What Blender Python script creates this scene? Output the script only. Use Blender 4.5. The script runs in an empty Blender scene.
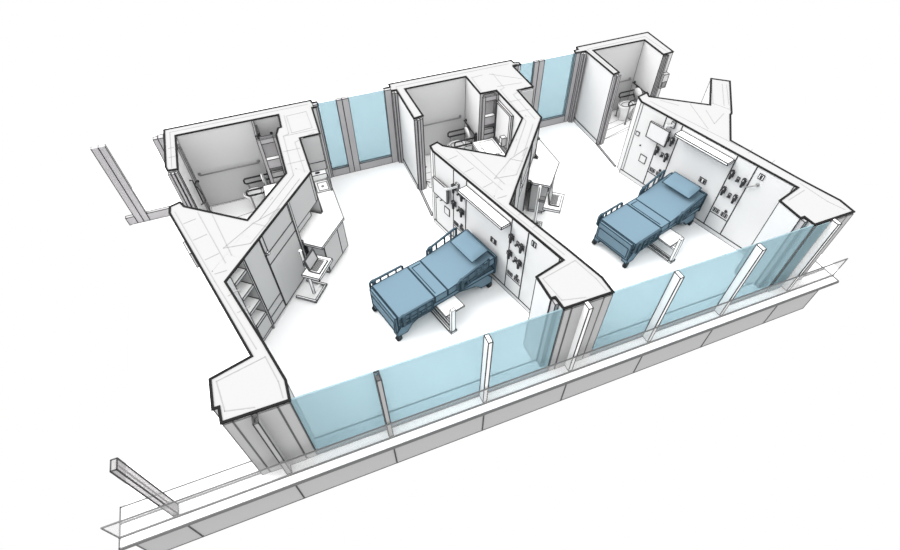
import bpy, bmesh, math, random
from mathutils import Vector, Matrix

S = bpy.context.scene
COL = S.collection
PITCH = 4.58                      # width of one room bay in metres
CUT = 1.81                        # height at which walls are cut

# ------------------------------------------------------------------ materials
MATS = {}
def lin(c):
    c /= 255.0
    return c / 12.92 if c <= 0.04045 else ((c + 0.055) / 1.055) ** 2.4

def mat(name, rgb, rough=0.8, bump=0.0, scale=30.0, spec=0.15):
    if name in MATS:
        return MATS[name]
    m = bpy.data.materials.new(name)
    m.use_nodes = True
    nt = m.node_tree
    b = nt.nodes['Principled BSDF']
    b.inputs['Roughness'].default_value = rough
    b.inputs['Specular IOR Level'].default_value = spec
    # faint procedural mottling of the surface colour
    tc = nt.nodes.new('ShaderNodeTexCoord')
    nz = nt.nodes.new('ShaderNodeTexNoise')
    nz.inputs['Scale'].default_value = scale
    mx = nt.nodes.new('ShaderNodeMix')
    mx.data_type = 'RGBA'
    mx.inputs[6].default_value = (rgb[0] * 0.985, rgb[1] * 0.985, rgb[2] * 0.985, 1)
    mx.inputs[7].default_value = (min(1, rgb[0] * 1.015), min(1, rgb[1] * 1.015), min(1, rgb[2] * 1.015), 1)
    nt.links.new(tc.outputs['Object'], nz.inputs['Vector'])
    nt.links.new(nz.outputs['Fac'], mx.inputs[0])
    nt.links.new(mx.outputs[2], b.inputs['Base Color'])
    if bump:
        bp = nt.nodes.new('ShaderNodeBump')
        bp.inputs['Strength'].default_value = bump
        bp.inputs['Distance'].default_value = 0.002
        nt.links.new(nz.outputs['Fac'], bp.inputs['Height'])
        nt.links.new(bp.outputs['Normal'], b.inputs['Normal'])
    MATS[name] = m
    return m

def see_through(name, tint, body, amount):
    """thin coloured pane: lets AMOUNT of the light through, tinted"""
    m = bpy.data.materials.new(name)
    m.use_nodes = True
    nt = m.node_tree
    nt.nodes.remove(nt.nodes['Principled BSDF'])
    out = nt.nodes['Material Output']
    tr = nt.nodes.new('ShaderNodeBsdfTransparent')
    tr.inputs[0].default_value = (*tint, 1)
    df = nt.nodes.new('ShaderNodeBsdfDiffuse')
    df.inputs[0].default_value = (*body, 1)
    mx = nt.nodes.new('ShaderNodeMixShader')
    mx.inputs[0].default_value = amount
    nt.links.new(df.outputs[0], mx.inputs[1])
    nt.links.new(tr.outputs[0], mx.inputs[2])
    nt.links.new(mx.outputs[0], out.inputs[0])
    MATS[name] = m
    return m

WHITE = mat('white_laminate', (0.90, 0.90, 0.90))
FLOORM = mat('white_floor', (0.93, 0.93, 0.93))
PAINT = mat('wall_paint', (0.53, 0.53, 0.532))
CAP = mat('cut_wall_core', (0.325, 0.325, 0.325))
FAINT = mat('core_framing_line', (0.255, 0.255, 0.255))
JOIN = mat('cabinet_grey', (0.42, 0.42, 0.42))
FRAME = mat('frame_grey', (0.36, 0.352, 0.36))
METAL = mat('cladding_grey', (0.37, 0.37, 0.37))
LITFIN = mat('lit_fin', (0.85, 0.85, 0.85))  # bright tone of the lit left faces, put into the whole fin colour
LINE = mat('outline_grey', (0.05, 0.05, 0.052))
SOFTLINE = mat('outline_soft_grey', (0.13, 0.13, 0.13))
BLACK = mat('outline_black', (0.006, 0.006, 0.006))
BLUE = mat('bed_blue', (0.122, 0.187, 0.234))
BLUED = mat('bed_rail_blue', (0.042, 0.072, 0.093))
BLUELINE = mat('bed_outline', (0.022, 0.042, 0.058))
RUBBER = mat('black_rubber', (0.015, 0.018, 0.02))
DARK = mat('dark_metal', (0.035, 0.035, 0.037))
MIDG = mat('mid_grey_metal', (0.22, 0.22, 0.22))
PORC = mat('porcelain', (0.80, 0.80, 0.80), rough=0.4)
GLASS = see_through('blue_glass', (0.70, 0.82, 0.86), (0.325, 0.44, 0.475), 0.58)
DGLASS = see_through('blue_door_glass', (0.70, 0.82, 0.86), (0.115, 0.18, 0.205), 0.585)
CLEAR = see_through('clear_upstand', (0.93, 0.93, 0.93), (0.85, 0.85, 0.85), 0.88)
GHOST = see_through('grey_see_through', (0.78, 0.77, 0.77), (0.46, 0.45, 0.45), 0.50)

# ------------------------------------------------------------------ mesh building
class MB:
    """collects shapes for ONE part; slots: 0 face, 1 line, 2 cap, 3 black, 4 faint"""
    def __init__(s):
        s.v = []; s.f = []; s.mi = []; s.sm = []
    def add(s, vs, fs, mi=0, sm=False):
        o = len(s.v)
        s.v += [tuple(p) for p in vs]
        for k, f in enumerate(fs):
            s.f.append([i + o for i in f])
            s.mi.append(mi[k] if isinstance(mi, list) else mi)
            s.sm.append(sm)
    def edge(s, a, b, r=0.007, mi=1):
        a = Vector(a); b = Vector(b); d = b - a
        if d.length < 1e-6: return
        d.normalize()
        a = a - d * r * 0.6; b = b + d * r * 0.6
        h = Vector((0, 0, 1)) if abs(d.z) < 0.9 else Vector((1, 0, 0))
        p = d.cross(h).normalized(); q = d.cross(p).normalized()
        ring = [p * r + q * r, -p * r + q * r, -p * r - q * r, p * r - q * r]
        s.add([a + w for w in ring] + [b + w for w in ring],
              [[0, 1, 5, 4], [1, 2, 6, 5], [2, 3, 7, 6], [3, 0, 4, 7], [3, 2, 1, 0], [4, 5, 6, 7]], mi)
    def path(s, pts, r=0.007, mi=1, closed=False):
        n = len(pts)
        for i in range(n if closed else n - 1):
            s.edge(pts[i], pts[(i + 1) % n], r, mi)
    def box(s, x0, x1, y0, y1, z0, z1, e=0.006, mi=0, top=None, M=None, skip=()):
        c = [Vector((x, y, z)) for z in (z0, z1) for y in (y0, y1) for x in (x0, x1)]
        if M is not None: c = [M @ p for p in c]
        s.add(c, [[0, 2, 3, 1], [4, 5, 7, 6], [0, 1, 5, 4], [2, 6, 7, 3], [0, 4, 6, 2], [1, 3, 7, 5]],
              [mi, mi if top is None else top, mi, mi, mi, mi])
        if e:
            for a, b in ((0, 1), (2, 3), (4, 5), (6, 7), (0, 2), (1, 3), (4, 6), (5, 7), (0, 4), (1, 5), (2, 6), (3, 7)):
                if 'top' in skip and a >= 4: continue
                s.edge(c[a], c[b], e)
        return s
    def prism(s, poly, z0, z1, e=0.006, mi=0, top=None, topline=None, vert=True, base=True):
        n = len(poly)
        area = sum(poly[i][0] * poly[(i + 1) % n][1] - poly[(i + 1) % n][0] * poly[i][1] for i in range(n))
        if area < 0: poly = poly[::-1]
        vs = [(x, y, z0) for x, y in poly] + [(x, y, z1) for x, y in poly]
        fs = [[i, (i + 1) % n, n + (i + 1) % n, n + i] for i in range(n)] + [list(range(n, 2 * n)), list(range(n - 1, -1, -1))]
        t = mi if top is None else top
        s.add(vs, fs, [mi] * n + [t, mi])
        if e:
            for i in range(n):
                if vert: s.edge(vs[i], vs[n + i], e)
                if base: s.edge(vs[i], vs[(i + 1) % n], e)
                if topline is None: s.edge(vs[n + i], vs[n + (i + 1) % n], e)
        return s
    def outline(s, poly, z, r=0.02, closed=True, mi=3):
        """heavy black line along the cut, one mitred ribbon"""
        n = len(poly); P = [Vector((p[0], p[1])) for p in poly]
        if not closed:
            s.path([(p[0], p[1], z) for p in poly], r, mi); return s
        off = []
        for i in range(n):
            a, b, c = P[i - 1], P[i], P[(i + 1) % n]
            d1 = (b - a).normalized(); d2 = (c - b).normalized()
            n1 = Vector((-d1.y, d1.x)); n2 = Vector((-d2.y, d2.x))
            m = (n1 + n2)
            m = m / max(0.35, m.dot(n1)) if m.length > 1e-4 else n1
            off.append(m)
        vs = []
        for i in range(n):
            for sg, h in ((1, -1), (1, 1), (-1, 1), (-1, -1)):
                q = P[i] + off[i] * r * sg
                vs.append((q.x, q.y, z + h * r * 0.6))
        fs = []
        for i in range(n):
            j = (i + 1) % n
            for k in range(4):
                fs.append([i * 4 + k, j * 4 + k, j * 4 + (k + 1) % 4, i * 4 + (k + 1) % 4])
        s.add(vs, fs, mi)
        return s
    def tube(s, pts, r, n=8, mi=0, closed=False):
        P = [Vector(p) for p in pts]; m = len(P); vs = []; up = None
        for i in range(m):
            a = P[i - 1] if (i or closed) else P[0]; b = P[(i + 1) % m] if (i < m - 1 or closed) else P[-1]
            d = (b - a).normalized()
            if up is None:
                h = Vector((0, 0, 1)) if abs(d.z) < 0.9 else Vector((1, 0, 0))
                up = d.cross(h).normalized()
            up = (up - d * up.dot(d)).normalized(); w = d.cross(up)
            rr = r[i] if isinstance(r, (list, tuple)) else r
            vs += [P[i] + (up * math.cos(2 * math.pi * k / n) + w * math.sin(2 * math.pi * k / n)) * rr for k in range(n)]
        fs = []
        for i in range(m if closed else m - 1):
            j = (i + 1) % m
            fs += [[i * n + k, i * n + (k + 1) % n, j * n + (k + 1) % n, j * n + k] for k in range(n)]
        if not closed: fs += [list(range(n - 1, -1, -1)), list(range((m - 1) * n, m * n))]
        s.add(vs, fs, mi, True)
        return s
    def lathe(s, prof, n=20, sx=1, sy=1, cx=0, cy=0, mi=0, ringlines=(), r=0.006):
        vs = [(cx + p[0] * sx * math.cos(2 * math.pi * k / n), cy + p[0] * sy * math.sin(2 * math.pi * k / n), p[1]) for p in prof for k in range(n)]
        m = len(prof)
        fs = [[i * n + k, i * n + (k + 1) % n, (i + 1) * n + (k + 1) % n, (i + 1) * n + k] for i in range(m - 1) for k in range(n)]
        fs += [list(range(n - 1, -1, -1)), list(range((m - 1) * n, m * n))]
        s.add(vs, fs, mi, True)
        for i in ringlines:
            s.tube([vs[i * n + k] for k in range(n)], r, 4, 1, True)
        return s
    def build(s, name, mats, parent=None, M=None, line=LINE, cap=CAP):
        me = bpy.data.meshes.new(name)
        me.from_pydata(s.v, [], s.f)
        mats = mats if isinstance(mats, (list, tuple)) else [mats]
        for m in [mats[0], line, cap, BLACK, FAINT, *mats[1:]]: me.materials.append(m)
        me.polygons.foreach_set('material_index', s.mi)
        me.polygons.foreach_set('use_smooth', s.sm)
        me.update()
        o = bpy.data.objects.new(name, me)
        COL.objects.link(o)
        if M is not None: o.matrix_local = M
        if parent is not None: o.parent = parent
        return o

def tag(o, label, cat, group=None):
    o['label'] = label; o['category'] = cat
    if group: o['group'] = group
    return o
def thing(name, label, cat, loc=(0, 0, 0), rz=0.0, group=None):
    o = bpy.data.objects.new(name, None)
    o.empty_display_size = 0.1
    COL.objects.link(o); o.location = loc; o.rotation_euler = (0, 0, rz)
    return tag(o, label, cat, group)
def struct(o):
    o['kind'] = 'structure'; return o
def dup(root, loc, rz=None, label=None):
    r = root.copy(); COL.objects.link(r); r.location = loc
    if rz is not None: r.rotation_euler = (0, 0, rz)
    if label: r['label'] = label
    for ch in list(root.children):
        c = ch.copy(); COL.objects.link(c); c.parent = r
        for g in list(ch.children):
            d = g.copy(); COL.objects.link(d); d.parent = c
    return r
def box(name, m, dims, parent=None, e=0.006, line=LINE, **k):
    return MB().box(*dims, e=e, **k).build(name, m, parent, line=line)

# ------------------------------------------------------------------ floor, ledge and fascia
f = MB(); f.box(-3.46, 9.40, 3.30, 14.0, -0.12, 0.0, e=0)
struct(f.build('floor', FLOORM))
f = MB(); f.box(-3.46, 8.97, 3.10, 3.65, 0.085, 0.13, e=0.009)
f.edge((-3.46, 3.425, 0.132), (8.97, 3.425, 0.132), 0.012)
f.edge((-3.46, 3.10, 0.105), (8.97, 3.10, 0.105), 0.018)
struct(f.build('trim_1', WHITE, line=SOFTLINE))
xs = [-3.44] + [-2.755 + 1.5225 * k for k in range(8)] + [8.93]
for i in range(len(xs) - 1):
    f = MB(); f.box(xs[i] + 0.004, xs[i + 1] - 0.004, 3.245, 3.30, -0.87, 0.085, e=0.008)
    struct(f.build('trim_%d' % (i + 2), METAL, line=SOFTLINE))

u = thing('glass_upstand', 'low clear glass upstand running along the whole facade ledge', 'glass upstand', (0, 0, 0))
f = MB(); f.box(-3.46, 8.99, 3.236, 3.246, 0.135, 0.60, e=0)
f.build('pane', CLEAR, u)
f = MB()
f.edge((-3.46, 3.241, 0.60), (8.99, 3.241, 0.60), 0.009); f.edge((-3.46, 3.241, 0.14), (8.99, 3.241, 0.14), 0.012)
f.edge((-3.46, 3.241, 0.14), (-3.46, 3.241, 0.60), 0.007); f.edge((8.99, 3.241, 0.14), (8.99, 3.241, 0.60), 0.007)
f.build('edge_strip', SOFTLINE, u, line=SOFTLINE)

# ------------------------------------------------------------------ cut walls
def shift(P, dx): return [(x + dx, y) for x, y in P]
CABCUT = [(0.33, 7.72), (0.096, 7.908), (-1.499, 5.922), (-1.265, 5.734)]     # wall stands back behind the cabinets
FRONT = [(-1.34, 5.64), (-0.97, 4.37), (-0.79, 3.70), (-0.79, 3.41), (-1.59, 3.41), (-1.60, 3.63), (-1.67, 3.63), (-1.67, 4.06), (-1.14, 4.21)]
HEAD_END = [(-2.05, 7.50), (-2.04, 7.66), (-1.88, 7.72), (-1.82, 7.58), (-0.88, 6.85)]
A_BACK = [(-0.09, 7.84), (-0.07, 9.10), (0.0, 9.31), (0.06, 9.32), (0.08, 9.79), (-1.88, 9.79), (-1.88, 8.68), (-2.05, 8.70), (-2.08, 8.82),
          (-2.08, 10.07), (0.79, 10.08), (0.80, 9.98), (0.89, 9.98), (0.90, 9.87), (0.84, 9.79), (0.76, 9.79), (0.72, 8.83), (0.33, 8.82)]
B_BACK = [(4.58, 7.86), (4.54, 9.01), (4.17, 9.02), (4.16, 9.79), (2.75, 9.79), (2.77, 8.68), (2.57, 8.65), (2.57, 9.82), (2.34, 9.84), (2.34, 9.98), (2.48, 9.98), (2.49, 10.10),
          (5.40, 10.08), (5.41, 9.95), (5.52, 9.92), (5.52, 9.83), (5.32, 9.80), (5.33, 8.86), (4.955, 8.85), (4.94, 7.76)]
A_OUT = FRONT + HEAD_END + A_BACK + [(0.33, 7.72)]
A_SOL = FRONT + HEAD_END + A_BACK + CABCUT
b4 = shift(HEAD_END, 4.60)
B_OUT = shift(FRONT, 4.58) + b4 + B_BACK + [(4.93, 7.72)]
B_SOL = shift(FRONT, 4.58) + b4 + B_BACK + shift(CABCUT, 4.58)
C_OUT = [(6.96, 9.84), (6.98, 9.96), (7.09, 9.97), (7.11, 10.08), (9.14, 10.11), (9.09, 9.05), (8.80, 9.02), (8.83, 9.80), (7.39, 9.80), (7.38, 8.70), (7.22, 8.67), (7.22, 9.84)]
D_OUT = [(7.13, 7.50), (7.18, 7.68), (7.44, 7.75), (7.39, 7.60), (8.35, 6.87), (9.08, 7.72), (9.38, 7.48), (8.54, 6.46), (8.49, 6.44), (7.88, 5.73),
         (8.20, 4.37), (8.39, 3.70), (8.37, 3.41), (7.54, 3.41), (7.53, 3.61), (7.45, 3.61), (7.455, 4.06), (8.00, 4.21)]
def faint(f, segs, dx=0):
    for a in segs:
        f.path([(x + dx, y, CUT - 0.002) for x, y in a], 0.0055, 4)
FA = [[(-1.60, 4.00), (-0.98, 4.14), (-0.88, 3.72), (-0.86, 3.47)], [(-1.60, 4.00), (-1.54, 3.55), (-1.20, 3.47)], [(-1.07, 4.30), (-1.48, 5.70), (-1.97, 7.50)],
      [(-1.24, 5.0), (-1.06, 5.05)], [(-1.33, 5.35), (-1.16, 5.42)], [(-1.47, 5.85), (-1.30, 5.86)], [(-1.58, 6.2), (-1.38, 6.26)], [(-1.72, 6.7), (-1.52, 6.76)],
      [(-1.85, 7.15), (-1.66, 7.2)], [(-1.30, 6.02), (-1.62, 7.35)], [(-1.20, 6.15), (-1.40, 7.2)], [(-1.30, 6.35), (-0.80, 6.75), (-0.35, 6.95), (-0.90, 6.30), (-1.30, 6.35)],
      [(-0.80, 6.75), (-0.62, 6.60)], [(-0.70, 6.80), (0.02, 7.74), (0.05, 9.0), (0.16, 9.05), (0.18, 9.72)], [(-0.55, 6.75), (0.10, 7.60)], [(0.22, 7.75), (0.22, 8.72), (0.62, 8.92)],
      [(-0.03, 8.1), (0.28, 8.1)], [(-0.03, 8.5), (0.28, 8.5)], [(0.22, 9.05), (0.62, 9.08), (0.62, 9.70), (0.22, 9.68), (0.22, 9.05)], [(0.05, 9.0), (0.70, 9.0)],
      [(-1.98, 8.76), (-1.98, 9.95), (0.70, 9.96)], [(-2.02, 9.1), (-1.92, 9.1)], [(-2.02, 9.4), (-1.92, 9.4)]]
FD = [[(7.30, 7.45), (8.0, 5.2)], [(7.52, 7.40), (7.75, 7.10)], [(8.0, 7.05), (7.75, 6.2)], [(8.15, 6.75), (7.98, 6.3), (8.40, 6.52)], [(8.42, 6.95), (8.62, 6.58)],
      [(8.45, 6.9), (9.0, 7.6)], [(8.60, 6.75), (9.15, 7.45)], [(8.72, 6.75), (9.22, 7.40)], [(8.05, 4.9), (8.2, 4.95)], [(7.92, 5.3), (8.06, 5.36)], [(8.12, 4.28), (8.18, 3.75), (8.28, 3.5)], [(7.6, 4.02), (8.05, 4.12)]]
FB = [s_ for s_ in FA if s_[0][1] < 8.9]
def cutwall(name, sol, out, seg, dx=0):
    f = MB(); f.prism(sol, 0.0, CUT, e=0.006, top=2, topline=False)
    f.outline(out, CUT, 0.0175)
    faint(f, seg, dx)
    return struct(f.build(name, PAINT))
wl = cutwall('wall_left', A_SOL, A_OUT, FA)
wm = cutwall('wall_middle', B_SOL, B_OUT, FB + [[(-0.35, 9.1), (-0.32, 9.70), (-0.05, 9.72)], [(0.05, 9.15), (0.60, 9.10)], [(0.1, 9.70), (0.68, 9.25)]], 4.58)
wb = cutwall('wall_back', C_OUT, C_OUT, [[(7.30, 8.78), (7.30, 9.90), (8.95, 9.95), (8.97, 9.10)]])
wr = cutwall('wall_right', D_OUT, D_OUT, FD)

# cladding on the front faces of the three facade columns, window reveals beside them
for w, dx in ((wl, 0), (wm, 4.58), (wr, 9.16)):
    box('cladding_panel', METAL, (-1.46 + dx, -0.95 + dx, 3.385, 3.41, 0.13, CUT - 0.03), w, 0.005, SOFTLINE)
    box('corner_trim', METAL, (-1.58 + dx, -1.475 + dx, 3.39, 3.41, 0.13, CUT - 0.03), w, 0.005, SOFTLINE)
    box('corner_trim', METAL, (-0.935 + dx, -0.80 + dx, 3.39, 3.41, 0.13, CUT - 0.03), w, 0.005, SOFTLINE)
for w, dx in ((wm, 4.58), (wr, 9.12)):
    box('window_jamb', FRAME, (-1.655 + dx, -1.60 + dx, 3.52, 3.625, 0.13, CUT - 0.02), w, 0.006)

# ------------------------------------------------------------------ headwall frames
HROT = math.atan2(-0.9653, 0.2611)
HDIR = {'left': HROT, 'right': math.atan2(-0.9668, 0.2557)}
HEADS = {'left': (2.55, 7.50), 'right': (7.13, 7.50)}
def headM(room, s=0.0, out=0.0):
    p = HEADS[room]
    return Matrix.Translation((p[0], p[1], 0)) @ Matrix.Rotation(HDIR[room], 4, 'Z') @ Matrix.Translation((s, -out, 0))
for room, w in (('left', wm), ('right', wr)):
    for nm, s0, s1 in (('wall_panel', 0.07, 0.655), ('wall_panel', 1.05, 2.255), ('wall_panel', 2.66, 3.34)):
        f = MB(); f.box(s0, s1, -0.008, 0.0, 0.105, CUT - 0.03, e=0.006, skip=('top',))
        f.build(nm, PAINT, w, headM(room))
    f = MB(); f.box(0.0, 3.35, -0.014, 0.0, 0.0, 0.10, e=0.006)
    struct(f.build('baseboard_' + ('middle' if room == 'left' else 'right'), PAINT, None, headM(room)))
# baseboards along the pale bathroom side walls
for k, (x, nm) in enumerate(((2.57, 'baseboard_bathroom'), (7.22, 'baseboard_rear'))):
    f = MB(); f.box(x - 0.015, x, 8.66, 9.80, 0.0, 0.10, e=0.006)
    struct(f.build(nm, PAINT))
for k, (x, w) in enumerate(((-2.065, wl), (2.57, wm), (7.22, wb))):      # door jamb strips on the bathroom wall ends
    for q in range(3):
        box('door_jamb', FRAME, (x + 0.005 + q * 0.06, x + 0.05 + q * 0.06, 8.615 - 0.02 * (q == 1), 8.66, 0.0, CUT - 0.03), w, 0.0045)
for k, (a, b) in enumerate((((-2.05, 8.62), (-2.02, 7.72)), ((2.60, 8.62), (2.56, 7.72)), ((7.22, 8.62), (7.15, 7.72)))):
    f = MB(); f.prism([(a[0] - 0.02, a[1]), (a[0] + 0.02, a[1]), (b[0] + 0.02, b[1]), (b[0] - 0.02, b[1])], 0.0, 0.012, e=0.008)
    struct(f.build('trim_%d' % (20 + k), FRAME))

# ------------------------------------------------------------------ front glazing and mullion fins
for k, (x0, x1) in enumerate(((-0.785, 2.985), (3.795, 7.535))):
    f = MB(); f.box(x0, x1, 3.405, 3.425, 0.13, CUT, e=0)
    w = struct(f.build('window_%d' % (k + 1), GLASS))
    f = MB(); f.edge((x0, 3.398, 0.142), (x1, 3.398, 0.142), 0.012)
    if k == 1:
        g = MB(); g.box(7.545, 7.82, 3.366, 3.376, 0.14, CUT, e=0); g.build('return_pane', GLASS, w)
    f.build('glazing_bead', MIDG, w, line=mat('bead_line', (0.08, 0.11, 0.13)))
FIN = [(-2.755, GHOST, 'grey see-through mullion post standing alone at the far left of the ledge'),
       (-1.22, METAL, 'grey mullion fin in front of the left facade column'),
       (0.295, METAL, 'first grey mullion fin on the left window, nearest the left column'),
       (1.82, LITFIN, 'second pale mullion fin on the left window'),
       (3.345, LITFIN, 'pale mullion fin in front of the middle facade column'),
       (4.875, LITFIN, 'first pale mullion fin on the right window, nearest the middle column'),
       (6.395, LITFIN, 'second pale mullion fin on the right window, nearest the right column'),
       (7.92, LITFIN, 'pale mullion fin in front of the right facade column')]
for x, m, lb in FIN:
    t = thing('facade_mullion', lb, 'mullion', (x, 3.27, 0.13), 0, 'mullion fins along the facade')
    top = CUT - 0.13 if x not in (-1.22,) else CUT - 0.16
    f = MB(); f.box(-0.032, 0.032, 0.0, 0.135, 0.002, top, e=0.007)
    if m is METAL:                                   # hollow added to these two: the sunk cap sits in shade and turns grey
        del f.f[1], f.mi[1], f.sm[1]
    f.build('fin', m, t)
    q = top - 0.09 if m is METAL else top
    f = MB(); f.box(-0.024, 0.024, 0.008, 0.125, q - 0.004, q + 0.004, e=0)
    f.build('end_cap', WHITE if m is LITFIN else m, t)
    if m is LITFIN:
        f = MB(); f.box(0.034, 0.046, 0.03, 0.115, 0.002, top - 0.02, e=0.003); f.build('side_groove', METAL, t)

# ------------------------------------------------------------------ corridor glazed doors
def leafframe(f, x0, x1, z1, st, rail, y0, y1):
    f.box(x0, x0 + st, y0, y1, 0, z1, e=0.006); f.box(x1 - st, x1, y0, y1, 0, z1, e=0.006)
    f.box(x0 + st, x1 - st, y0, y1, 0, rail, e=0.006)
def doorset(n, dz, leaves):
    for (a, b, sl, sr) in leaves:
        f = MB()
        f.box(a, a + sl, 9.80, 9.87, 0, CUT + dz, e=0.006); f.box(b - sr, b, 9.80, 9.87, 0, CUT + dz, e=0.006)
        f.box(a + sl, b - sr, 9.80, 9.87, 0, 0.19, e=0.007)
        o = f.build('door_%d' % n, FRAME); struct(o)
        g = MB(); g.box(a + sl, b - sr, 9.83, 9.845, 0.19, CUT + dz, e=0); g.build('glass_pane', DGLASS, o)
        n += 1
    return n
n = doorset(1, 0.045, [(0.79, 1.39, 0.09, 0.115), (1.395, 2.45, 0.135, 0.14)])
n = doorset(n, 0, [(5.33, 5.98, 0.12, 0.115), (5.985, 7.06, 0.135, 0.11)])
f = MB(); f.box(-3.335, -3.215, 9.80, 9.86, 0, 1.875, e=0.006, skip=('top',)); f.box(-3.21, -3.095, 9.80, 9.86, 0, 1.875, e=0.006, skip=('top',))
f.box(-3.50, -3.33, 9.80, 9.87, 0, 0.19, e=0.006); f.box(-3.09, -2.34, 9.80, 9.87, 0, 0.19, e=0.006)
f.edge((-3.21, 9.80, 0), (-3.21, 9.80, 0.19))
struct(f.build('door_%d' % n, FRAME))
f = MB(); f.box(-2.29, -2.20, 9.80, 9.90, 0, CUT, e=0.006); f.box(-2.20, -2.10, 9.80, 9.94, 0, CUT, e=0.006)
struct(f.build('door_%d' % (n + 1), FRAME))
for k, x in enumerate((2.46, 7.07)):
    f = MB(); f.box(x, x + 0.045, 9.74, 9.80, 0, CUT - 0.01, e=0.005); f.box(x + 0.05, x + 0.095, 9.71, 9.80, 0, CUT - 0.01, e=0.005)
    struct(f.build('trim_%d' % (30 + k), FRAME))

# ------------------------------------------------------------------ headwall services
def service_panel(room, s0, s1, label):
    t = thing('service_panel', label, 'service panel', (0, 0, 0), 0, 'headwall service panels')
    t.matrix_world = headM(room, s0, 0.001)
    W = s1 - s0
    f = MB(); f.box(0, W, -0.009, 0, 0.455, CUT - 0.03, e=0.006, skip=('top',)); f.build('upper_plate', PAINT, t)
    f = MB(); f.box(0, W, -0.009, 0, 0.105, 0.45, e=0.006); f.build('lower_plate', PAINT, t)
    for z in (1.39, 1.00):
        for q, fx in enumerate((0.16, 0.50, 0.82)):
            big = q != 1
            x = W * fx; zz = z + 0.03 - 0.03 * q / 2 + (0.0 if big else -0.02)
            f = MB()
            f.box(x - 0.026, x + 0.026, -0.022, -0.009, zz - 0.05, zz + 0.05, e=0.004)
            o = f.build('gas_outlet', MIDG, t)
            f = MB()
            f.tube([(x, -0.022, zz - 0.01), (x, -0.075, zz - 0.01)], 0.022, 10)
            if big:
                f.tube([(x, -0.065, zz - 0.085), (x, -0.065, zz + 0.02), (x, -0.065, zz + 0.11)], [0.024, 0.030, 0.014], 8)
            f.build('flowmeter' if big else 'valve', DARK, o)
            if big:
                f = MB(); f.box(x - 0.017, x + 0.017, -0.092, -0.05, zz + 0.045, zz + 0.105, e=0.009); f.build('gauge', WHITE, o)
    for fx in (0.25, 0.72):
        x = W * fx
        for d in (-0.036, 0.036):
            f = MB(); f.box(x + d - 0.028, x + d + 0.028, -0.016, -0.009, 0.50, 0.585, e=0.004)
            o = f.build('power_socket', WHITE, t)
            f = MB(); f.box(x + d - 0.014, x + d + 0.014, -0.019, -0.016, 0.512, 0.572, e=0.003); f.build('socket_face', DARK, o)
    f = MB(); f.box(W * 0.72 - 0.02, W * 0.72 + 0.02, -0.03, -0.009, 0.62, 0.665, e=0.003); f.build('call_button', DARK, t)
    return t
service_panel('left', 0.665, 1.04, 'grey gas service panel beside the swivel monitor in the left room')
service_panel('left', 2.265, 2.65, 'grey gas service panel on the window side of the left bed')
service_panel('right', 0.665, 1.04, 'grey gas service panel beside the swivel monitor in the right room')
service_panel('right', 2.265, 2.65, 'grey gas service panel on the window side of the right bed')

for room in ('left', 'right'):
    t = thing('bed_light', 'long white overbed wall light above the %s bed' % room, 'wall light', (0, 0, 0), 0, 'overbed wall lights')
    t.matrix_world = headM(room, 1.062, 0.027)
    f = MB(); f.box(0.0, 1.175, -0.19, 0, 1.655, 1.70, e=0.008); f.build('light_housing', WHITE, t)
    f = MB(); f.box(0.03, 1.14, -0.17, -0.02, 1.648, 1.655, e=0); f.build('diffuser', WHITE, t)

def screen(mtx, label, x0, x1, z0, z1, y, arm):
    t = thing('wall_monitor', label, 'monitor', (0, 0, 0), 0, 'headwall monitors')
    t.matrix_world = mtx
    f = MB(); f.box(x0, x1, y - 0.035, y, z0, z1, e=0.008); o = f.build('screen_housing', PAINT, t)
    f = MB(); f.box(x0 + 0.025, x1 - 0.025, y - 0.038, y - 0.035, z0 + 0.025, z1 - 0.025, e=0); f.build('screen_face', PAINT, o)
    f = MB(); f.path(arm, 0.02, 0); f.path([(p[0], p[1], p[2] + 0.021) for p in arm], 0.006, 1); f.path([(p[0], p[1], p[2] - 0.021) for p in arm], 0.006, 1)
    f.build('swivel_arm', PAINT, t)
    f = MB(); a = arm[-1]; f.box(a[0] - 0.04, a[0] + 0.04, -0.03, -0.001, a[2] - 0.06, a[2] + 0.06, e=0.006); f.build('wall_plate', PAINT, t)
screen(headM('left', 0, 0.010), 'grey swivel monitor on the left room headwall, turned out on its arm', 0.13, 0.58, 0.98, 1.34, -0.06,
       [(0.50, -0.08, 1.30), (0.66, -0.14, 1.42), (0.80, -0.03, 1.52)])
screen(headM('right', 0, 0.010), 'grey swivel monitor on the right room headwall, flat above the sockets', 0.42, 0.89, 1.26, 1.61, -0.085,
       [(0.74, -0.075, 1.55), (0.76, -0.07, 1.68), (0.86, -0.03, 1.72)])
Ma = Matrix.Translation((-2.05, 7.50, 0)) @ Matrix.Rotation(HROT + 0.008, 4, 'Z') @ Matrix.Translation((0, -0.004, 0))
t = thing('wall_monitor', 'grey monitor seen edge-on outside the far left partition', 'monitor', (0, 0, 0), 0, 'headwall monitors')
t.matrix_world = Ma
f = MB(); f.box(0.53, 0.85, -0.045, -0.012, 1.26, 1.58, e=0.006); o = f.build('screen_housing', PAINT, t)
f = MB(); f.box(0.55, 0.83, -0.047, -0.045, 1.29, 1.55, e=0); f.build('screen_face', PAINT, o)
f = MB(); f.box(0.64, 0.74, -0.012, 0.0, 1.36, 1.48, e=0); f.build('wall_plate', PAINT, t)

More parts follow.
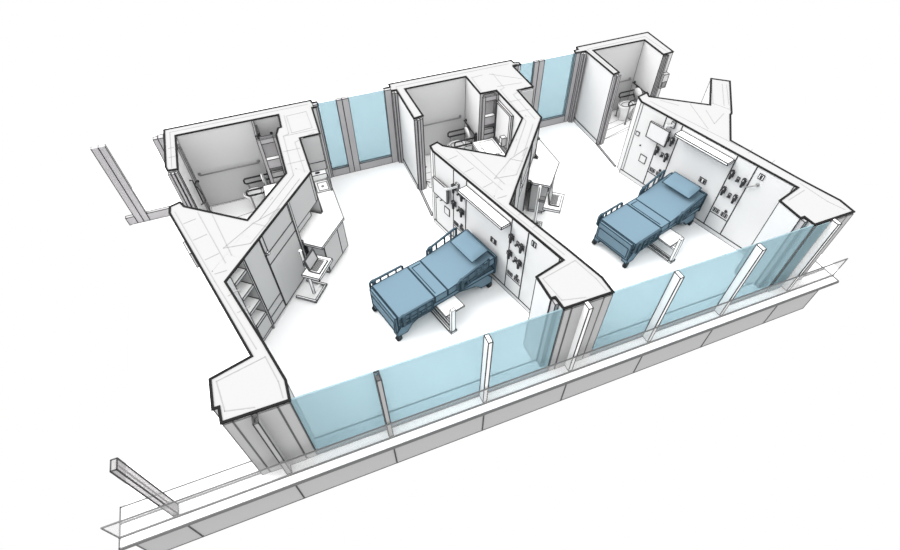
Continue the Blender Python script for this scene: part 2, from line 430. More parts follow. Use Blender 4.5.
def wallbox(name, room, label, cat, s, z, w, h, d, m, group=None, inner=None):
    t = thing(name, label, cat, (0, 0, 0), 0, group)
    t.matrix_world = headM(room, s, 0.009)
    f = MB(); f.box(-w / 2, w / 2, -d, 0, z - h / 2, z + h / 2, e=0.006); f.build('face_plate' if inner else 'mount_plate', m, t)
    if inner:
        for dx in inner:
            f = MB(); f.box(dx - 0.018, dx + 0.018, -d - 0.006, -d, z - h * 0.33, z + h * 0.33, e=0.003); f.build('socket_insert', DARK, t)
    return t
for room in ('left', 'right'):
    wallbox('wall_socket', room, 'double wall socket on the panel above the %s bed pillow' % room, 'socket', 1.86, 0.97, 0.14, 0.10, 0.012, WHITE, 'sockets above the beds', (-0.036, 0.036))
    wallbox('switch_plate', room, 'small switch plate near the window end of the %s headwall' % room, 'switch', 2.80, 1.66, 0.09, 0.10, 0.012, WHITE, 'switch plates by the windows', (0,))
    wallbox('blank_plate', room, 'square blank plate low on the door end of the %s headwall' % room, 'wall plate', 0.455, 0.655, 0.155, 0.175, 0.010, PAINT, 'square blank plates')
wallbox('light_switch', 'right', 'small square switch at the door edge of the right headwall', 'switch', 0.15, 1.135, 0.08, 0.085, 0.010, PAINT)
t = thing('bracket_arm', 'short grey bracket arm sticking out of the right headwall by the window', 'bracket arm', (0, 0, 0))
t.matrix_world = headM('right', 2.81, 0.009)
f = MB(); f.tube([(0, 0, 1.49), (0, -0.05, 1.49), (-0.14, -0.09, 1.38)], 0.012, 6); f.build('arm', MIDG, t)
f = MB(); f.tube([(0, 0.0, 1.49), (0, -0.015, 1.49)], 0.035, 10); f.build('wall_mount', MIDG, t)
for room, pts in (('left', [(0.14, 0.80), (0.27, 0.81)]), ('right', [(0.30, 0.92)])):
    for i, (s_, z_) in enumerate(pts):
        t = thing('hook', ('dark wall hook above the square plate, %s headwall, %s one' % (room, ('first', 'second')[i])) if room == 'left' else 'dark single wall hook above the square plate, right headwall', 'hook', (0, 0, 0), 0, 'small wall hooks')
        t.matrix_world = headM(room, s_, 0.009)
        f = MB(); f.tube([(0, 0, z_), (0, -0.03, z_), (0, -0.04, z_ + 0.02)], 0.009, 6); f.build('hook_pin', DARK, t)
        f = MB(); f.tube([(0, 0, z_), (0, -0.006, z_)], 0.016, 8); f.build('back_disc', DARK, t)

# ------------------------------------------------------------------ hospital beds
BROT = math.radians(15.1)
def make_bed(label):
    t = thing('hospital_bed', label, 'hospital bed', (0, 0, 0), 0, 'hospital beds')
    bo = dict(line=BLUELINE)
    # mattress: side profile (length, z) extruded over the width
    def slab(prof_top, prof_bot, v0, v1, e=0.0065):
        f = MB(); P = prof_top + prof_bot[::-1]; n = len(P)
        vs = [(x, v0, z) for x, z in P] + [(x, v1, z) for x, z in P]
        f.add(vs, [[i, (i + 1) % n, n + (i + 1) % n, n + i] for i in range(n)] + [list(range(n - 1, -1, -1)), list(range(n, 2 * n))])
        for i in range(n):
            f.edge(vs[i], vs[(i + 1) % n], e); f.edge(vs[n + i], vs[n + (i + 1) % n], e)
            d1 = Vector(P[i]) - Vector(P[i - 1]); d2 = Vector(P[(i + 1) % n]) - Vector(P[i])
            if d1.angle(d2) > 0.5: f.edge(vs[i], vs[n + i], e)
        return f
    m1 = slab([(0.045, 0.64), (0.765, 0.645)], [(0.045, 0.49), (0.765, 0.49)], -0.43, 0.43).build('mattress', BLUE, t, **bo)
    m2 = slab([(0.785, 0.645), (1.035, 0.645)], [(0.785, 0.49), (1.035, 0.49)], -0.43, 0.43)
    m2.path([(0.83, -0.36, 0.648), (0.83, 0.36, 0.648), (1.0, 0.36, 0.648)], 0.006)
    m2.build('seat_section', BLUE, t, **bo)
    m3 = slab([(1.055, 0.64), (2.065, 0.80)], [(1.055, 0.49), (2.08, 0.65)], -0.43, 0.43)
    m3.build('backrest', BLUE, t, **bo)
    # pillow lies on the backrest
    a = math.atan2(0.10, 0.40)
    Mp = Matrix.Translation((1.665, 0, 0.802)) @ Matrix.Rotation(-a, 4, 'Y')
    f = MB(); nx, ny = 8, 10; vs = []
    for sgn in (1, -1):
        for i in range(nx + 1):
            for j in range(ny + 1):
                p, q = i / nx * 2 - 1, j / ny * 2 - 1
                h = 0.052 * max(0.0, (1 - p ** 8) * (1 - q ** 8)) ** 0.6
                vs.append(Mp @ Vector((0.185 + 0.185 * p, 0.32 * q, 0.042 + (h if sgn > 0 else -h * 0.9))))
    fs = []; st = (nx + 1) * (ny + 1)
    for sgn in (0, 1):
        for i in range(nx):
            for j in range(ny):
                k = sgn * st + i * (ny + 1) + j
                q = [k, k + ny + 1, k + ny + 2, k + 1]
                fs.append(q if sgn == 0 else q[::-1])
    f.add(vs, fs, 0, True)
    rim = [(0, -0.32), (0.37, -0.32), (0.37, 0.32), (0, 0.32)]
    f.path([Mp @ Vector((x, y, 0.044)) for x, y in rim], 0.006, 1, True)
    f.build('pillow', BLUE, t, **bo)
    # foot and head boards
    f = MB(); f.box(-0.02, 0.025, -0.40, 0.40, 0.22, 0.62, e=0.007)
    fb = f.build('footboard', BLUE, t, **bo)
    f = MB(); f.box(-0.026, -0.02, -0.36, 0.36, 0.27, 0.50, e=0.006); f.build('footboard_panel', BLUE, fb, **bo)
    f = MB(); f.box(2.10, 2.13, -0.43, 0.43, 0.36, 0.79, e=0.007); f.build('headboard', BLUE, t, **bo)
    # frame under the mattress and the two floor pedestals
    f = MB(); f.box(0.03, 2.09, -0.425, 0.425, 0.395, 0.487, e=0.006); f.build('deck', BLUE, t, **bo)
    for sgn, (nm, pr) in enumerate((('foot_pedestal', [(-0.01, 0.125), (-0.01, 0.24), (0.10, 0.40), (0.62, 0.41), (0.30, 0.28), (0.18, 0.125)]),
                                    ('head_pedestal', [(2.06, 0.125), (2.06, 0.26), (1.95, 0.40), (1.25, 0.41), (1.70, 0.26), (1.82, 0.125)]))):
        for sd in (-1, 1):
            f = MB(); n_ = len(pr); v0, v1 = sorted((sd * 0.30, sd * 0.42))
            vs = [(x, v0, z) for x, z in pr] + [(x, v1, z) for x, z in pr]
            f.add(vs, [[i, (i + 1) % n_, n_ + (i + 1) % n_, n_ + i] for i in range(n_)] + [list(range(n_ - 1, -1, -1)), list(range(n_, 2 * n_))])
            for i in range(n_):
                f.edge(vs[i], vs[(i + 1) % n_], 0.006); f.edge(vs[n_ + i], vs[n_ + (i + 1) % n_], 0.006); f.edge(vs[i], vs[n_ + i], 0.006)
            f.build(nm, BLUE, t, **bo)
    f = MB(); f.box(0.05, 2.0, -0.10, 0.10, 0.14, 0.22, e=0.006); f.box(0.04, 0.12, -0.31, 0.31, 0.14, 0.22, e=0.006); f.box(1.95, 2.03, -0.31, 0.31, 0.14, 0.22, e=0.006)
    f.build('base_frame', BLUE, t, **bo)
    for cx in (0.01, 2.02):
        for cy in (-0.40, 0.40):
            f = MB(); f.tube([(cx, cy - 0.032, 0.056), (cx, cy + 0.032, 0.056)], 0.056, 14)
            c = f.build('caster', RUBBER, t)
            f = MB(); f.box(cx - 0.02, cx + 0.045, cy - 0.033, cy + 0.033, 0.075, 0.115, e=0.004); f.build('caster_fork', BLUED, c)
    # four side rails
    def rail(x0, x1, z0, z1, v, slope, bars):
        f = MB(); th = 0.016
        def P(x, z): return (x, v, z + (x - x0) * slope)
        loop = [P(x0 + 0.03, z0), P(x0, z0 + 0.05), P(x0, z1 - 0.03), P(x0 + 0.03, z1), P(x1 - 0.03, z1), P(x1, z1 - 0.03), P(x1, z0 + 0.05), P(x1 - 0.03, z0)]
        f.path(loop, th, 0, True)
        f.path([(p[0], p[1] - math.copysign(th, 1), p[2]) for p in loop], 0.005, 1, True)
        for b in bars: f.edge(P(x0 + (x1 - x0) * b, z0), P(x0 + (x1 - x0) * b, z1), th * 0.8, 0)
        f.edge(P(x0 + (x1 - x0) * 0.12, z0 + 0.01), P(x0 + (x1 - x0) * 0.12, z1 - 0.01), 0.03, 0)
        o = f.build('side_rail', BLUED, t, **bo)
        f = MB(); f.edge(P((x0 + x1) / 2 - 0.12, z0 - 0.005), (((x0 + x1) / 2 - 0.12), v * 0.86, 0.46 + (0.10 if slope else 0)), 0.012, 0)
        f.edge(P((x0 + x1) / 2 + 0.12, z0 - 0.005), (((x0 + x1) / 2 + 0.12), v * 0.86, 0.46 + (0.16 if slope else 0)), 0.012, 0)
        f.build('rail_bracket', BLUED, o, **bo)
    for sd in (-1, 1):
        rail(0.03, 0.70, 0.44, 0.695, sd * 0.475, 0.0, (0.32, 0.55, 0.80))
        rail(1.24, 1.90, 0.50, 0.75, sd * 0.475, 0.29, (0.32, 0.60, 0.82))
    return t
bed = make_bed('blue hospital bed in the left room, pillow against the middle headwall')
bed.location = (0.825, 5.335, 0); bed.rotation_euler = (0, 0, BROT)
dup(bed, (5.435, 5.33, 0), BROT, 'blue hospital bed in the right room, pillow against the right headwall')

# overbed tables tucked in from the window side
def make_table(label):
    t = thing('overbed_table', label, 'overbed table', (0, 0, 0), 0, 'overbed tables')
    f = MB(); f.box(0.76, 1.16, -0.70, -0.16, 0.345, 0.372, e=0.007); f.build('tabletop', WHITE, t, line=SOFTLINE)
    f = MB(); f.box(0.765, 0.885, -0.845, -0.775, 0.002, 0.045, e=0.006)
    f.box(0.765, 0.80, -0.775, -0.20, 0.002, 0.03, e=0.006); f.box(0.85, 0.885, -0.775, -0.20, 0.002, 0.03, e=0.006)
    f.build('floor_base', WHITE, t)
    f = MB(); f.box(0.785, 0.865, -0.835, -0.785, 0.045, 0.63, e=0.006); f.build('post', WHITE, t, line=SOFTLINE)
    f = MB(); f.box(0.80, 0.85, -0.785, -0.60, 0.31, 0.345, e=0.005); f.build('bracket', WHITE, t)
    return t
tab = make_table('white overbed table half under the left bed')
tab.location = (0.865, 5.34, 0); tab.rotation_euler = (0, 0, BROT)
dup(tab, (5.48, 5.31, 0), BROT, 'white overbed table half under the right bed')

# ------------------------------------------------------------------ caregiver cabinets (local: x along the run, -y into the room)
CROT = math.atan2(0.780, 0.626)
def cabinets(dx, room):
    org = (-1.34 + dx, 5.64, 0)
    D = 0.29
    def T(name, label, cat): return thing(name, label, cat, org, CROT)
    # open shelf unit
    t = T('shelf_unit', 'open white shelf bay beside the tall wardrobe in the %s room' % room, 'shelf unit')
    f = MB(); f.box(0.450, 0.473, 0.0, D - 0.01, 0.0, CUT - 0.021, e=0.004); f.build('side_panel', JOIN, t)
    f = MB(); f.box(0.14, 0.442, D - 0.02, D - 0.005, 0.0, CUT - 0.021, e=0.004); f.build('back_panel', JOIN, t)
    for z in (1.60, 1.235, 0.85, 0.505):
        f = MB(); f.box(0.135, 0.442, 0.004, D - 0.02, z - 0.055, z, e=0.006, top=5); f.build('shelf', [JOIN, WHITE], t)  # white top on grey edges: light from above put into the colour
    f = MB(); f.box(0.13, 0.442, 0.0, 0.02, 0.115, 0.445, e=0.006); o = f.build('drawer', JOIN, t)
    f = MB(); f.box(0.13, 0.442, 0.03, 0.05, 0.0, 0.105, e=0.006); f.build('plinth', JOIN, t)
    f = MB(); f.prism([(0.121, 0.0), (0.477, 0.0), (0.477, 0.299), (0.121, 0.299)], CUT - 0.02, CUT - 0.001, e=0, top=2); f.build('top_panel', JOIN, t)
    # wardrobe
    t = T('wardrobe', 'tall grey wardrobe with two low drawers in the %s room' % room, 'wardrobe')
    f = MB(); f.box(0.4785, 0.91, 0.012, 0.299, 0.09, CUT - 0.001, e=0, top=2); f.build('carcass', JOIN, t)
    f = MB(); f.box(0.485, 0.897, -0.004, 0.011, 0.485, CUT - 0.025, e=0.006, skip=('top',)); o = f.build('door', JOIN, t)
    f = MB(); f.box(0.485, 0.897, -0.004, 0.011, 0.29, 0.475, e=0.006); f.build('drawer', JOIN, t)
    f = MB(); f.box(0.485, 0.897, -0.004, 0.011, 0.10, 0.28, e=0.006); f.build('drawer', JOIN, t)
    f = MB(); f.box(0.49, 0.90, 0.05, 0.08, 0.0, 0.084, e=0.006); f.build('plinth', JOIN, t)
    # tall cabinet with upper door and lower panel
    t = T('tall_cabinet', 'broad grey cabinet with deep lower door next to the %s room worktop' % room, 'cabinet')
    f = MB(); f.box(0.9115, 1.79, 0.012, 0.299, 0.09, CUT - 0.001, e=0, top=2); f.build('carcass', JOIN, t)
    f = MB(); f.box(1.0, 1.775, -0.004, 0.011, 1.415, CUT - 0.025, e=0.006, skip=('top',)); f.build('upper_door', JOIN, t)
    f = MB(); f.box(0.925, 0.99, -0.004, 0.011, 1.47, CUT - 0.025, e=0.005, skip=('top',)); f.build('filler_panel', JOIN, t)
    f = MB(); f.box(0.925, 1.785, -0.004, 0.011, 1.19, 1.405, e=0.006); f.build('drawer_front', JOIN, t)
    f = MB(); f.box(0.925, 1.785, -0.004, 0.011, 0.10, 1.18, e=0.006); f.build('lower_door', JOIN, t)
    f = MB(); f.box(0.94, 0.985, -0.04, -0.005, 1.42, 1.465, e=0.005); f.build('latch', WHITE, t)
    f = MB(); f.box(0.92, 1.78, 0.05, 0.08, 0.0, 0.084, e=0.006); f.build('plinth', JOIN, t)
    f = MB(); f.box(1.7915, 1.835, -0.02, 0.299, 0.0, CUT - 0.001, e=0.005, top=2, skip=('top',)); f.build('end_panel', JOIN, t)
    # wall cabinet over the worktop
    t = T('wall_cabinet', 'grey wall cabinet hung above the white worktop in the %s room' % room, 'cabinet')
    f = MB(); f.box(1.8365, 2.665, 0.012, 0.299, 1.17, CUT - 0.001, e=0.006, top=2, skip=('top',)); f.build('carcass', JOIN, t)
    f = MB(); f.box(1.85, 2.58, -0.004, 0.011, 1.18, CUT - 0.025, e=0.006, skip=('top',)); f.build('door', JOIN, t)
    f = MB(); f.box(1.845, 2.34, 0.005, D - 0.03, 1.045, 1.168, e=0.006); f.build('valance_box', JOIN, t)
    # worktop with sink, base unit under it
    t = thing('worktop', 'white angled worktop with a square sink in the %s room' % room, 'worktop', (dx * 1.0105, 0, 0))
    poly = [(0.68, 8.80), (0.68, 7.38), (0.135, 6.755), (-0.150, 6.985), (-0.150, 7.065), (-0.375, 7.245), (0.075, 7.835), (0.31, 7.65), (0.352, 7.70), (0.352, 8.80)]
    f = MB(); f.prism(poly, 0.83, 0.87, e=0.007); o = f.build('counter_slab', WHITE, t)
    f = MB(); f.box(0.375, 0.655, 8.27, 8.62, 0.862, 0.876, e=0.006)
    o2 = f.build('sink_rim', WHITE, t)
    f = MB(); f.box(0.42, 0.61, 8.31, 8.56, 0.872, 0.879, e=0.006); f.build('sink_bowl', WHITE, o2)
    f = MB(); f.lathe([(0.03, 0.879), (0.03, 0.886), (0.018, 0.886)], 14, cx=0.51, cy=8.43); f.build('drain', MIDG, o2)
    f = MB(); f.box(0.345, 0.66, 8.66, 8.80, 0.871, 1.00, e=0.006); o3 = f.build('sink_ledge', WHITE, t)
    f = MB(); f.lathe([(0.05, 1.0), (0.05, 1.012), (0.03, 1.012)], 16, sx=1, sy=0.7, cx=0.49, cy=8.73); f.build('ledge_grommet', DARK, o3)
    f = MB(); f.box(0.64, 0.675, 8.25, 8.64, 0.871, 0.91, e=0.005); f.build('splash_guard', MIDG, t)
    t = thing('base_cabinet', 'grey two-door base cabinet under the %s room worktop' % room, 'cabinet', (dx * 1.0105, 0, 0))
    f = MB(); f.prism([(0.645, 8.78), (0.645, 7.42), (0.16, 6.86), (-0.11, 7.07), (0.345, 7.63), (0.365, 7.72), (0.365, 8.78)], 0.09, 0.812, e=0.006); f.build('carcass', JOIN, t)  # carcass also fills the open knee space, added to avoid its dark shade
    Mb = Matrix.Translation((0.16, 6.86, 0)) @ Matrix.Rotation(math.atan2(0.56, 0.485), 4, 'Z')
    f = MB(); f.box(0.01, 0.505, -0.012, 0.0, 0.11, 0.808, e=0.006, M=Mb); f.build('door', JOIN, t)
    f = MB(); f.box(0.515, 0.735, -0.012, 0.0, 0.11, 0.808, e=0.006, M=Mb); f.build('door', JOIN, t)
    f = MB(); f.prism([(0.60, 8.78), (0.60, 7.46), (0.15, 6.92), (-0.09, 7.09), (0.36, 7.63), (0.38, 7.72), (0.38, 8.78)], 0.0, 0.085, e=0.006); f.build('plinth', JOIN, t)
    t = thing('wall_splashback', 'grey splashback panel behind the sink in the %s room' % room, 'splashback', (dx * 1.0105, 0.0, 0))
    f = MB(); f.box(0.345, 0.70, 8.803, 8.815, 1.005, 1.20, e=0.006); f.build('lower_panel', JOIN, t)
    f = MB(); f.box(0.345, 0.70, 8.803, 8.815, 1.205, CUT - 0.03, e=0.006, skip=('top',)); f.build('upper_panel', JOIN, t)
cabinets(0.0, 'left')
cabinets(4.58, 'right')

# computer carts
def make_cart(label):
    t = thing('computer_cart', label, 'cart', (-0.05, 6.20, 0), CROT, 'computer carts')
    # local: x along the cabinets, y away from the room (towards the cabinets)
    f = MB(); f.box(-0.20, 0.29, -0.14, 0.185, 0.915, 0.965, e=0.007); f.build('tray', WHITE, t)
    f = MB(); f.tube([(0.12, 0.33, 0.05), (0.12, 0.33, 1.18), (0.12, 0.33, 1.20)], [0.032, 0.032, 0.024], 12)
    f.edge((0.152, 0.33, 0.05), (0.152, 0.33, 1.19), 0.005); f.edge((0.088, 0.33, 0.05), (0.088, 0.33, 1.19), 0.005); f.edge((0.12, 0.298, 0.05), (0.12, 0.298, 1.19), 0.005)
    f.build('column', WHITE, t)
    f = MB(); f.box(0.06, 0.18, 0.17, 0.31, 0.87, 0.912, e=0.005); f.build('tray_bracket', MIDG, t)
    f = MB(); f.box(-0.07, -0.035, 0.19, 0.60, 0.03, 0.06, e=0.006); f.box(0.345, 0.38, 0.19, 0.60, 0.03, 0.06, e=0.006)
    f.box(-0.035, 0.345, 0.19, 0.22, 0.03, 0.06, e=0.006); f.box(-0.035, 0.345, 0.31, 0.35, 0.03, 0.05, e=0)
    f.build('base_frame', WHITE, t)
    for x in (-0.052, 0.362):
        for y in (0.21, 0.585):
            f = MB(); f.tube([(x - 0.012, y, 0.022), (x + 0.012, y, 0.022)], 0.022, 10); f.build('caster', MIDG, t)
    return t
def make_laptop(label):
    t = thing('laptop', label, 'laptop', (-0.05, 6.20, 0.9725), CROT, 'laptops on carts')
    f = MB(); f.box(-0.10, 0.205, -0.10, 0.075, 0.0, 0.016, e=0.006); b = f.build('base', WHITE, t)
    f = MB(); f.box(-0.075, 0.18, -0.045, 0.06, 0.0165, 0.019, e=0.004)
    for k in range(1, 4): f.edge((-0.07, -0.045 + k * 0.026, 0.02), (0.175, -0.045 + k * 0.026, 0.02), 0.0035)
    f.build('keyboard', MIDG, b)
    Ms = Matrix.Translation((0.0525, 0.088, 0.012)) @ Matrix.Rotation(math.radians(-12), 4, 'X')
    f = MB(); f.box(-0.152, 0.152, -0.009, 0.009, 0.0, 0.235, e=0.006, M=Ms); o = f.build('screen', JOIN, t)
    f = MB(); f.box(-0.135, 0.135, -0.011, -0.009, 0.015, 0.22, e=0.004, M=Ms); f.build('display', JOIN, o)
    return t
cart = make_cart('white computer cart standing by the worktop in the left room')
dup(cart, (-0.05 + 4.58, 6.20, 0), CROT, 'white computer cart standing by the worktop in the right room')
lap = make_laptop('open grey laptop on the cart in the left room')
dup(lap, (-0.05 + 4.58, 6.20, 0.9725), CROT, 'open grey laptop on the cart in the right room')

# ------------------------------------------------------------------ bathrooms
BATHS = ((-0.46, -1.88, 'left'), (4.16, 2.76, 'middle'), (8.82, 7.39, 'right'))
def grab(name, label, a, b, out, m=DARK):
    t = thing(name, label, 'grab rail', (0, 0, 0), 0, 'bathroom grab rails')
    A, B, O = Vector(a), Vector(b), Vector(out)
    f = MB(); f.tube([A, A + O, B + O, B], 0.017, 8); f.build('bar', m, t)
    for p in (A, B):
        f = MB(); f.tube([p, p + O.normalized() * 0.012], 0.035, 10); f.build('wall_flange', m, t)
for xr, xl, nm in BATHS:
    grab('grab_rail', 'long dark grab rail on the rear wall of the %s bathroom' % nm, (xl + 0.10, 9.785, 0.86), (xr - 0.13, 9.785, 0.86), (0, -0.055, 0), MIDG)
    if nm != 'left':
        grab('grab_rail', 'grab rail on the side wall behind the %s bathroom toilet' % nm, (xr - 0.004, 9.70, 0.78), (xr - 0.004, 9.10, 0.78), (-0.055, 0, 0))
    t = thing('toilet', 'white toilet with raised lid between fold-down rails in the %s bathroom' % nm, 'toilet', (xr - 0.02, 9.34, 0.0095))
    f = MB(); f.tube([(-0.10, 0, 0.64), (-0.075, 0, 0.645)], 0.17, 22); f.tube([(-0.105 + 0.0, 0.172 * math.cos(math.pi * k / 12), 0.64 + 0.172 * math.sin(math.pi * k / 12)) for k in range(24)], 0.006, 5, 1, True)
    f.build('raised_lid', PORC, t)
    f = MB(); f.lathe([(0.12, 0.0), (0.12, 0.10), (0.14, 0.22), (0.20, 0.36), (0.215, 0.40), (0.15, 0.40), (0.11, 0.30)], 22, sx=1.05, sy=0.70, cx=-0.36)
    bw = f.build('bowl', PORC, t)
    f = MB(); n_ = 24
    ring = [(-0.36 + 0.21 * math.cos(2 * math.pi * k / n_), 0.14 * math.sin(2 * math.pi * k / n_), 0.418) for k in range(n_)]
    f.tube(ring, 0.03, 8, 0, True); f.tube([(p[0], p[1], 0.446) for p in ring], 0.007, 5, 1, True)
    f.tube([(-0.36 + (p[0] + 0.36) * 0.72, p[1] * 0.72, 0.43) for p in ring], 0.006, 5, 1, True)
    f.build('seat', PORC, t)
    f = MB(); f.box(-0.20, -0.01, -0.09, 0.09, 0.008, 0.38, e=0.005); f.build('pedestal', PORC, t)
    for y, wd in ((9.12, 'door side'), (9.54, 'rear wall side')):
        r = thing('folding_rail', 'dark fold-down support rail on the %s of the %s bathroom toilet' % (wd, nm), 'support rail', (xr - 0.006, y, 0), 0, 'fold-down toilet rails')
        f = MB(); f.tube([(0, 0, 0.54), (-0.49, 0, 0.54), (-0.52, 0, 0.57), (-0.52, 0, 0.64), (-0.49, 0, 0.67), (0, 0, 0.67)], 0.019, 8); f.build('arm', DARK, r)
        f = MB(); f.box(-0.02, 0.0, -0.05, 0.05, 0.46, 0.73, e=0.004); f.build('wall_plate', DARK, r)
        f = MB(); f.tube([(-0.46, 0, 0.54), (-0.46, 0, 0.02)], 0.019, 8); f.tube([(-0.46, 0, 0.02), (-0.46, 0, 0.0095)], 0.03, 10); f.build('support_leg', MIDG, r)

def niche(dx, y, nm):
    t = thing('storage_niche', 'grey recessed shelf niche with two openings in the %s bathroom' % nm, 'niche shelf', (dx, y, 0))
    # front frame pieces, back panel and two shelf bottoms, tops coloured white as if lit from above
    f = MB(); f.box(0.0, 0.06, -0.02, 0.012, 0.0, CUT - 0.03, e=0.006, top=0); f.build('frame_side', FRAME, t)
    f = MB(); f.box(0.31, 0.36, -0.02, 0.012, 0.0, CUT - 0.03, e=0.006, top=0); f.build('frame_side', FRAME, t)
    f = MB(); f.box(0.06, 0.31, 0.085, 0.10, 0.0, CUT - 0.03, e=0.004); f.build('back_panel', FRAME, t)
    f = MB(); f.box(0.06, 0.31, -0.018, 0.010, 1.68, CUT - 0.03, e=0.006); f.build('top_rail', FRAME, t)
    f = MB(); f.box(0.06, 0.31, -0.018, 0.085, 1.10, 1.30, e=0.006, top=5); f.build('shelf', [FRAME, WHITE], t)
    f = MB(); f.box(0.06, 0.31, -0.018, 0.085, 0.0, 0.86, e=0.006, top=5); f.build('lower_panel', [FRAME, WHITE], t)
    f = MB(); f.box(0.07, 0.30, 0.0, 0.06, 0.865, 0.98, e=0.005); f.build('bin', FRAME, t)
niche(-0.45, 9.10, 'left')
niche(4.18, 8.905, 'middle')
# thin partition beside the open alcove of the left bathroom
t = thing('shower_partition', 'thin dark-edged partition beside the alcove in the left bathroom', 'partition', (-0.45, 9.22, 0))
f = MB(); f.box(0.0, 0.03, 0.0, 0.55, 0.0, CUT - 0.01, e=0.010); f.build('panel', PAINT, t)
f = MB(); f.box(0.035, 0.075, 0.10, 0.40, 1.40, CUT - 0.03, e=0.008); f.build('door_closer', DARK, t)
t = thing('alcove_hook', 'tiny dark hook on the rear wall of the left bathroom alcove', 'hook', (-0.16, 9.785, 1.45))
f = MB(); f.tube([(0, 0, 0), (0, -0.04, 0), (0, -0.05, 0.03)], 0.014, 8); f.build('pin', DARK, t)
f = MB(); f.tube([(0, 0, 0), (0, -0.01, 0)], 0.028, 10); f.build('back_disc', DARK, t)

# vanities, mirrors, dispensers
for dx, nm in ((0.0, 'left'), (4.58, 'middle')):
    t = thing('vanity', 'white vanity shelf with panel joints in the %s bathroom' % nm, 'vanity', (dx, 0, 0))
    y1 = 9.06 if dx == 0 else 8.87
    f = MB(); f.prism([(-0.62, y1), (-0.12, y1), (-0.12, 7.92), (-0.62, 8.20)], 0.70, 0.745, e=0.006); o = f.build('vanity_top', WHITE, t)
    f = MB(); f.box(-0.50, -0.17, 8.28, 8.80, 0.742, 0.749, e=0.005); f.build('basin_cover', WHITE, o)
    f = MB(); f.edge((-0.55, 8.62, 0.747), (-0.14, 8.12, 0.747), 0.005); f.build('joint_strip', MIDG, o)
    f = MB(); f.box(-0.44, -0.16, 8.30, y1 - 0.03, 0.012, 0.69, e=0.006); f.build('vanity_carcass', PAINT, t)
wq = Matrix.Translation((4.54, 8.86, 0)) @ Matrix.Rotation(math.atan2(-1.0, 0.035), 4, 'Z')
t = thing('wall_mirror', 'tall pale mirror panel on the side wall of the middle bathroom', 'mirror')
t.matrix_world = wq
f = MB(); f.box(0.02, 0.66, -0.05, -0.006, 0.80, 1.67, e=0.008); o = f.build('mirror_frame', PAINT, t)
f = MB(); f.box(0.05, 0.60, -0.056, -0.05, 0.84, 1.63, e=0.005); f.build('mirror_face', PAINT, o)
t = thing('towel_dispenser', 'small pale towel dispenser in front of the middle bathroom mirror', 'dispenser')
t.matrix_world = wq
f = MB(); f.box(0.46, 0.56, -0.17, -0.057, 0.90, 1.10, e=0.007); o = f.build('body', PAINT, t)
f = MB(); f.box(0.48, 0.54, -0.0568, -0.052, 0.94, 1.06, e=0); f.build('mount_plate', MIDG, t)
f = MB(); f.box(0.47, 0.55, -0.178, -0.17, 0.92, 0.97, e=0.005); f.build('outlet_slot', WHITE, o)
t = thing('light_switch', 'small dark switch beside the mirror in the middle bathroom', 'switch')
t.matrix_world = wq
f = MB(); f.box(0.84, 0.88, -0.02, -0.004, 1.27, 1.31, e=0.003); f.build('plate', DARK, t)
f = MB(); f.box(0.85, 0.87, -0.028, -0.02, 1.28, 1.30, e=0); f.build('rocker', DARK, t)

# left bathroom shower rail and hose on the short side wall
t = thing('shower_rail', 'dark slide rail with a hand shower on the short wall of the left bathroom', 'shower rail', (-1.875, 9.10, 0))
f = MB(); f.tube([(0, 0, 0.62), (0.05, 0, 0.64), (0.05, 0, 1.22), (0, 0, 1.24)], 0.014, 8); f.build('slide_bar', DARK, t)
f = MB(); f.tube([(0.05, 0.0, 1.10), (0.09, 0.05, 1.14), (0.13, 0.08, 1.12)], [0.012, 0.016, 0.03], 8); f.build('hand_shower', DARK, t)
f = MB(); f.tube([(0.06, 0.02, 1.08), (0.09, 0.10, 0.80), (0.09, 0.12, 0.62), (0.04, 0.10, 0.55)], 0.009, 6); f.build('hose', DARK, t)
t = thing('shower_track', 'pale vertical sliding track on the short wall of the left bathroom', 'track', (-1.875, 9.40, 0))
f = MB(); f.box(0, 0.03, 0.0, 0.03, 0.02, CUT - 0.04, e=0.003); f.build('track_bar', FRAME, t)
f = MB(); f.box(0, 0.03, 0.12, 0.15, 0.02, CUT - 0.04, e=0.003); f.build('track_bar', FRAME, t)

# shower trays and low items on the floors
for pts, nm in (([(-1.84, 9.75), (-0.50, 9.75), (-0.50, 8.74), (-1.84, 8.62)], 'left'), ([(2.82, 9.75), (4.12, 9.75), (4.12, 8.30), (2.82, 8.60)], 'middle'),
                ([(7.44, 9.75), (8.75, 9.75), (8.75, 8.98), (7.44, 8.74)], 'right')):
    t = thing('wet_room_tray', 'flat white wet-room floor tray with dark joint lines in the %s bathroom' % nm, 'floor tray')
    f = MB(); f.prism(pts, 0.0005, 0.004, e=0.003); o = f.build('tray', FLOORM, t)
    a = Vector((*pts[3], 0.002)); b = Vector((*pts[1], 0.002)); c = Vector((*pts[0], 0.002)); d = Vector((*pts[2], 0.002))
    f = MB(); f.edge(c.lerp(a, 0.55), b.lerp(d, 0.40), 0.005); f.edge(c.lerp(a, 0.75), b.lerp(d, 0.62), 0.005); f.edge(a, b.lerp(d, 0.85), 0.005)
    f.build('joint_strip', MIDG, t)
    if nm == 'middle':
        f = MB(); f.lathe([(0.035, 0.006), (0.035, 0.010), (0.02, 0.010)], 12, cx=2.98, cy=9.35); f.build('drain', MIDG, t)
t = thing('door_stop', 'small dark door stop on the floor by the middle bathroom door', 'door stop', (2.80, 8.78, 0.006))
f = MB(); f.tube([(0, 0, 0.0), (0.0, 0.0, 0.06)], 0.018, 10); f.build('post', DARK, t)
f = MB(); f.tube([(0.0, 0, 0.05), (0.08, -0.06, 0.05)], 0.012, 8); f.build('bumper', DARK, t)

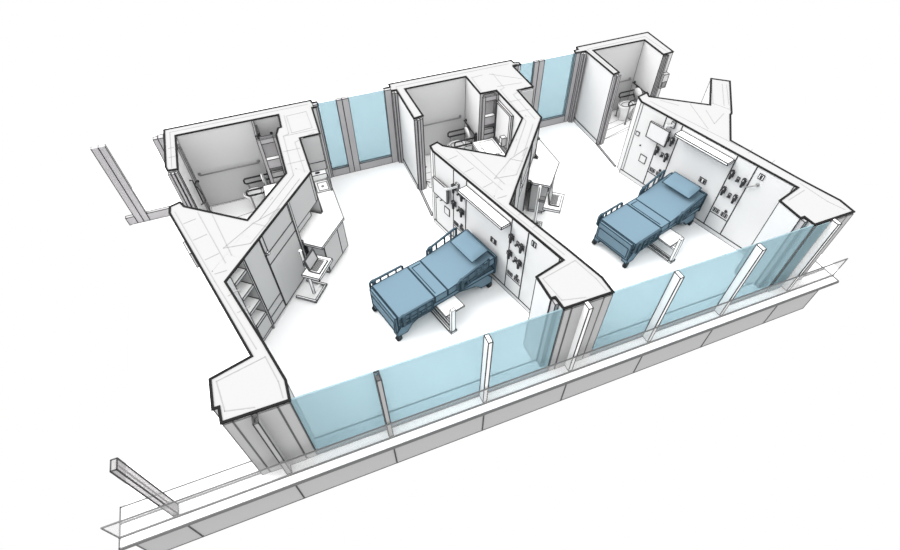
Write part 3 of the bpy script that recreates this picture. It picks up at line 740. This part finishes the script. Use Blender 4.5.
# boxes on the outer end of the rear bathroom wall
for z0, z1, d, lb in ((0.98, 1.32, 0.10, 'large grey dispenser box on the end of the rear bathroom wall'), (0.42, 0.52, 0.12, 'small grey holder low on the end of the rear bathroom wall')):
    t = thing('paper_dispenser', lb, 'dispenser', (8.96, 9.035, 0))
    f = MB(); f.box(-0.02, 0.13, -d, -0.005, z0, z1, e=0.006); o = f.build('body', PAINT, t)
    f = MB(); f.box(0.0, 0.11, -d - 0.008, -d, z0 + 0.03, z0 + (z1 - z0) * 0.45, e=0.004); f.build('opening', MIDG, o)
    f = MB(); f.box(0.02, 0.09, -0.005, 0.0, z0 + 0.02, z1 - 0.02, e=0); f.build('mount_plate', MIDG, t)
for q in range(3):
    box('door_jamb', FRAME, (8.815 + q * 0.045, 8.85 + q * 0.045, 8.985, 9.02, 0.0, CUT - 0.03), wb, 0.006)
t = thing('coat_hook', 'small grey hook bracket on the outer side of the right partition', 'hook', (7.98, 5.82, 0))
t.rotation_euler = (0, 0, CROT)
f = MB(); f.box(0.0, 0.05, -0.09, -0.01, 1.50, 1.68, e=0.005); f.build('bracket_plate', MIDG, t)
f = MB(); f.tube([(0.025, -0.09, 1.52), (0.025, -0.12, 1.50), (0.025, -0.13, 1.55)], 0.01, 6); f.build('peg', DARK, t)

# ------------------------------------------------------------------ light: bright overcast sky, soft sun from the back left
w = bpy.data.worlds.new('sky'); S.world = w; w.use_nodes = True
nt = w.node_tree
bg = nt.nodes['Background']
tc = nt.nodes.new('ShaderNodeTexCoord'); sp = nt.nodes.new('ShaderNodeSeparateXYZ')
rp = nt.nodes.new('ShaderNodeValToRGB')
mp = nt.nodes.new('ShaderNodeMapRange'); mp.inputs[1].default_value = -1; mp.inputs[2].default_value = 1
nt.links.new(tc.outputs['Generated'], sp.inputs[0]); nt.links.new(sp.outputs['Z'], mp.inputs[0]); nt.links.new(mp.outputs[0], rp.inputs[0])
el = rp.color_ramp.elements
el[0].position = 0.0; el[0].color = (1.0, 1.0, 1.0, 1)
el[1].position = 1.0; el[1].color = (2.6, 2.6, 2.6, 1)
for p, c in ((0.49, 1.0), (0.51, 1.1), (0.70, 1.7)):
    e = el.new(p); e.color = (c, c, c, 1)
nt.links.new(rp.outputs[0], bg.inputs[0]); bg.inputs[1].default_value = 1.0
sun = bpy.data.lights.new('sun', 'SUN'); sun.energy = 3.4; sun.angle = math.radians(50)
so = bpy.data.objects.new('sun', sun); COL.objects.link(so)
so.rotation_euler = Vector((0.62, -0.36, -0.69)).to_track_quat('-Z', 'Y').to_euler()

# ------------------------------------------------------------------ camera
cam = bpy.data.cameras.new('camera'); co = bpy.data.objects.new('camera', cam); COL.objects.link(co)
cam.sensor_fit = 'HORIZONTAL'; cam.sensor_width = 36.0; cam.lens = 511.29 / 900 * 36.0
Rm = Matrix(((0.93168904, -0.36322414, -0.00487515), (-0.27857868, -0.70582721, -0.65130782), (0.23312971, 0.60817447, -0.75879797)))
right = Vector(Rm[0]); down = Vector(Rm[1]); fwd = Vector(Rm[2])
co.matrix_world = Matrix(((right.x, -down.x, -fwd.x, 0), (right.y, -down.y, -fwd.y, 0), (right.z, -down.z, -fwd.z, 7.5), (0, 0, 0, 1)))
S.camera = co
S.cycles.transparent_max_bounces = 24
S.cycles.max_bounces = 10
S.view_settings.view_transform = 'Standard'
S.view_settings.look = 'None'
S.view_settings.gamma = 1
S.view_settings.exposure = 0.0
S.view_settings.use_curve_mapping = False
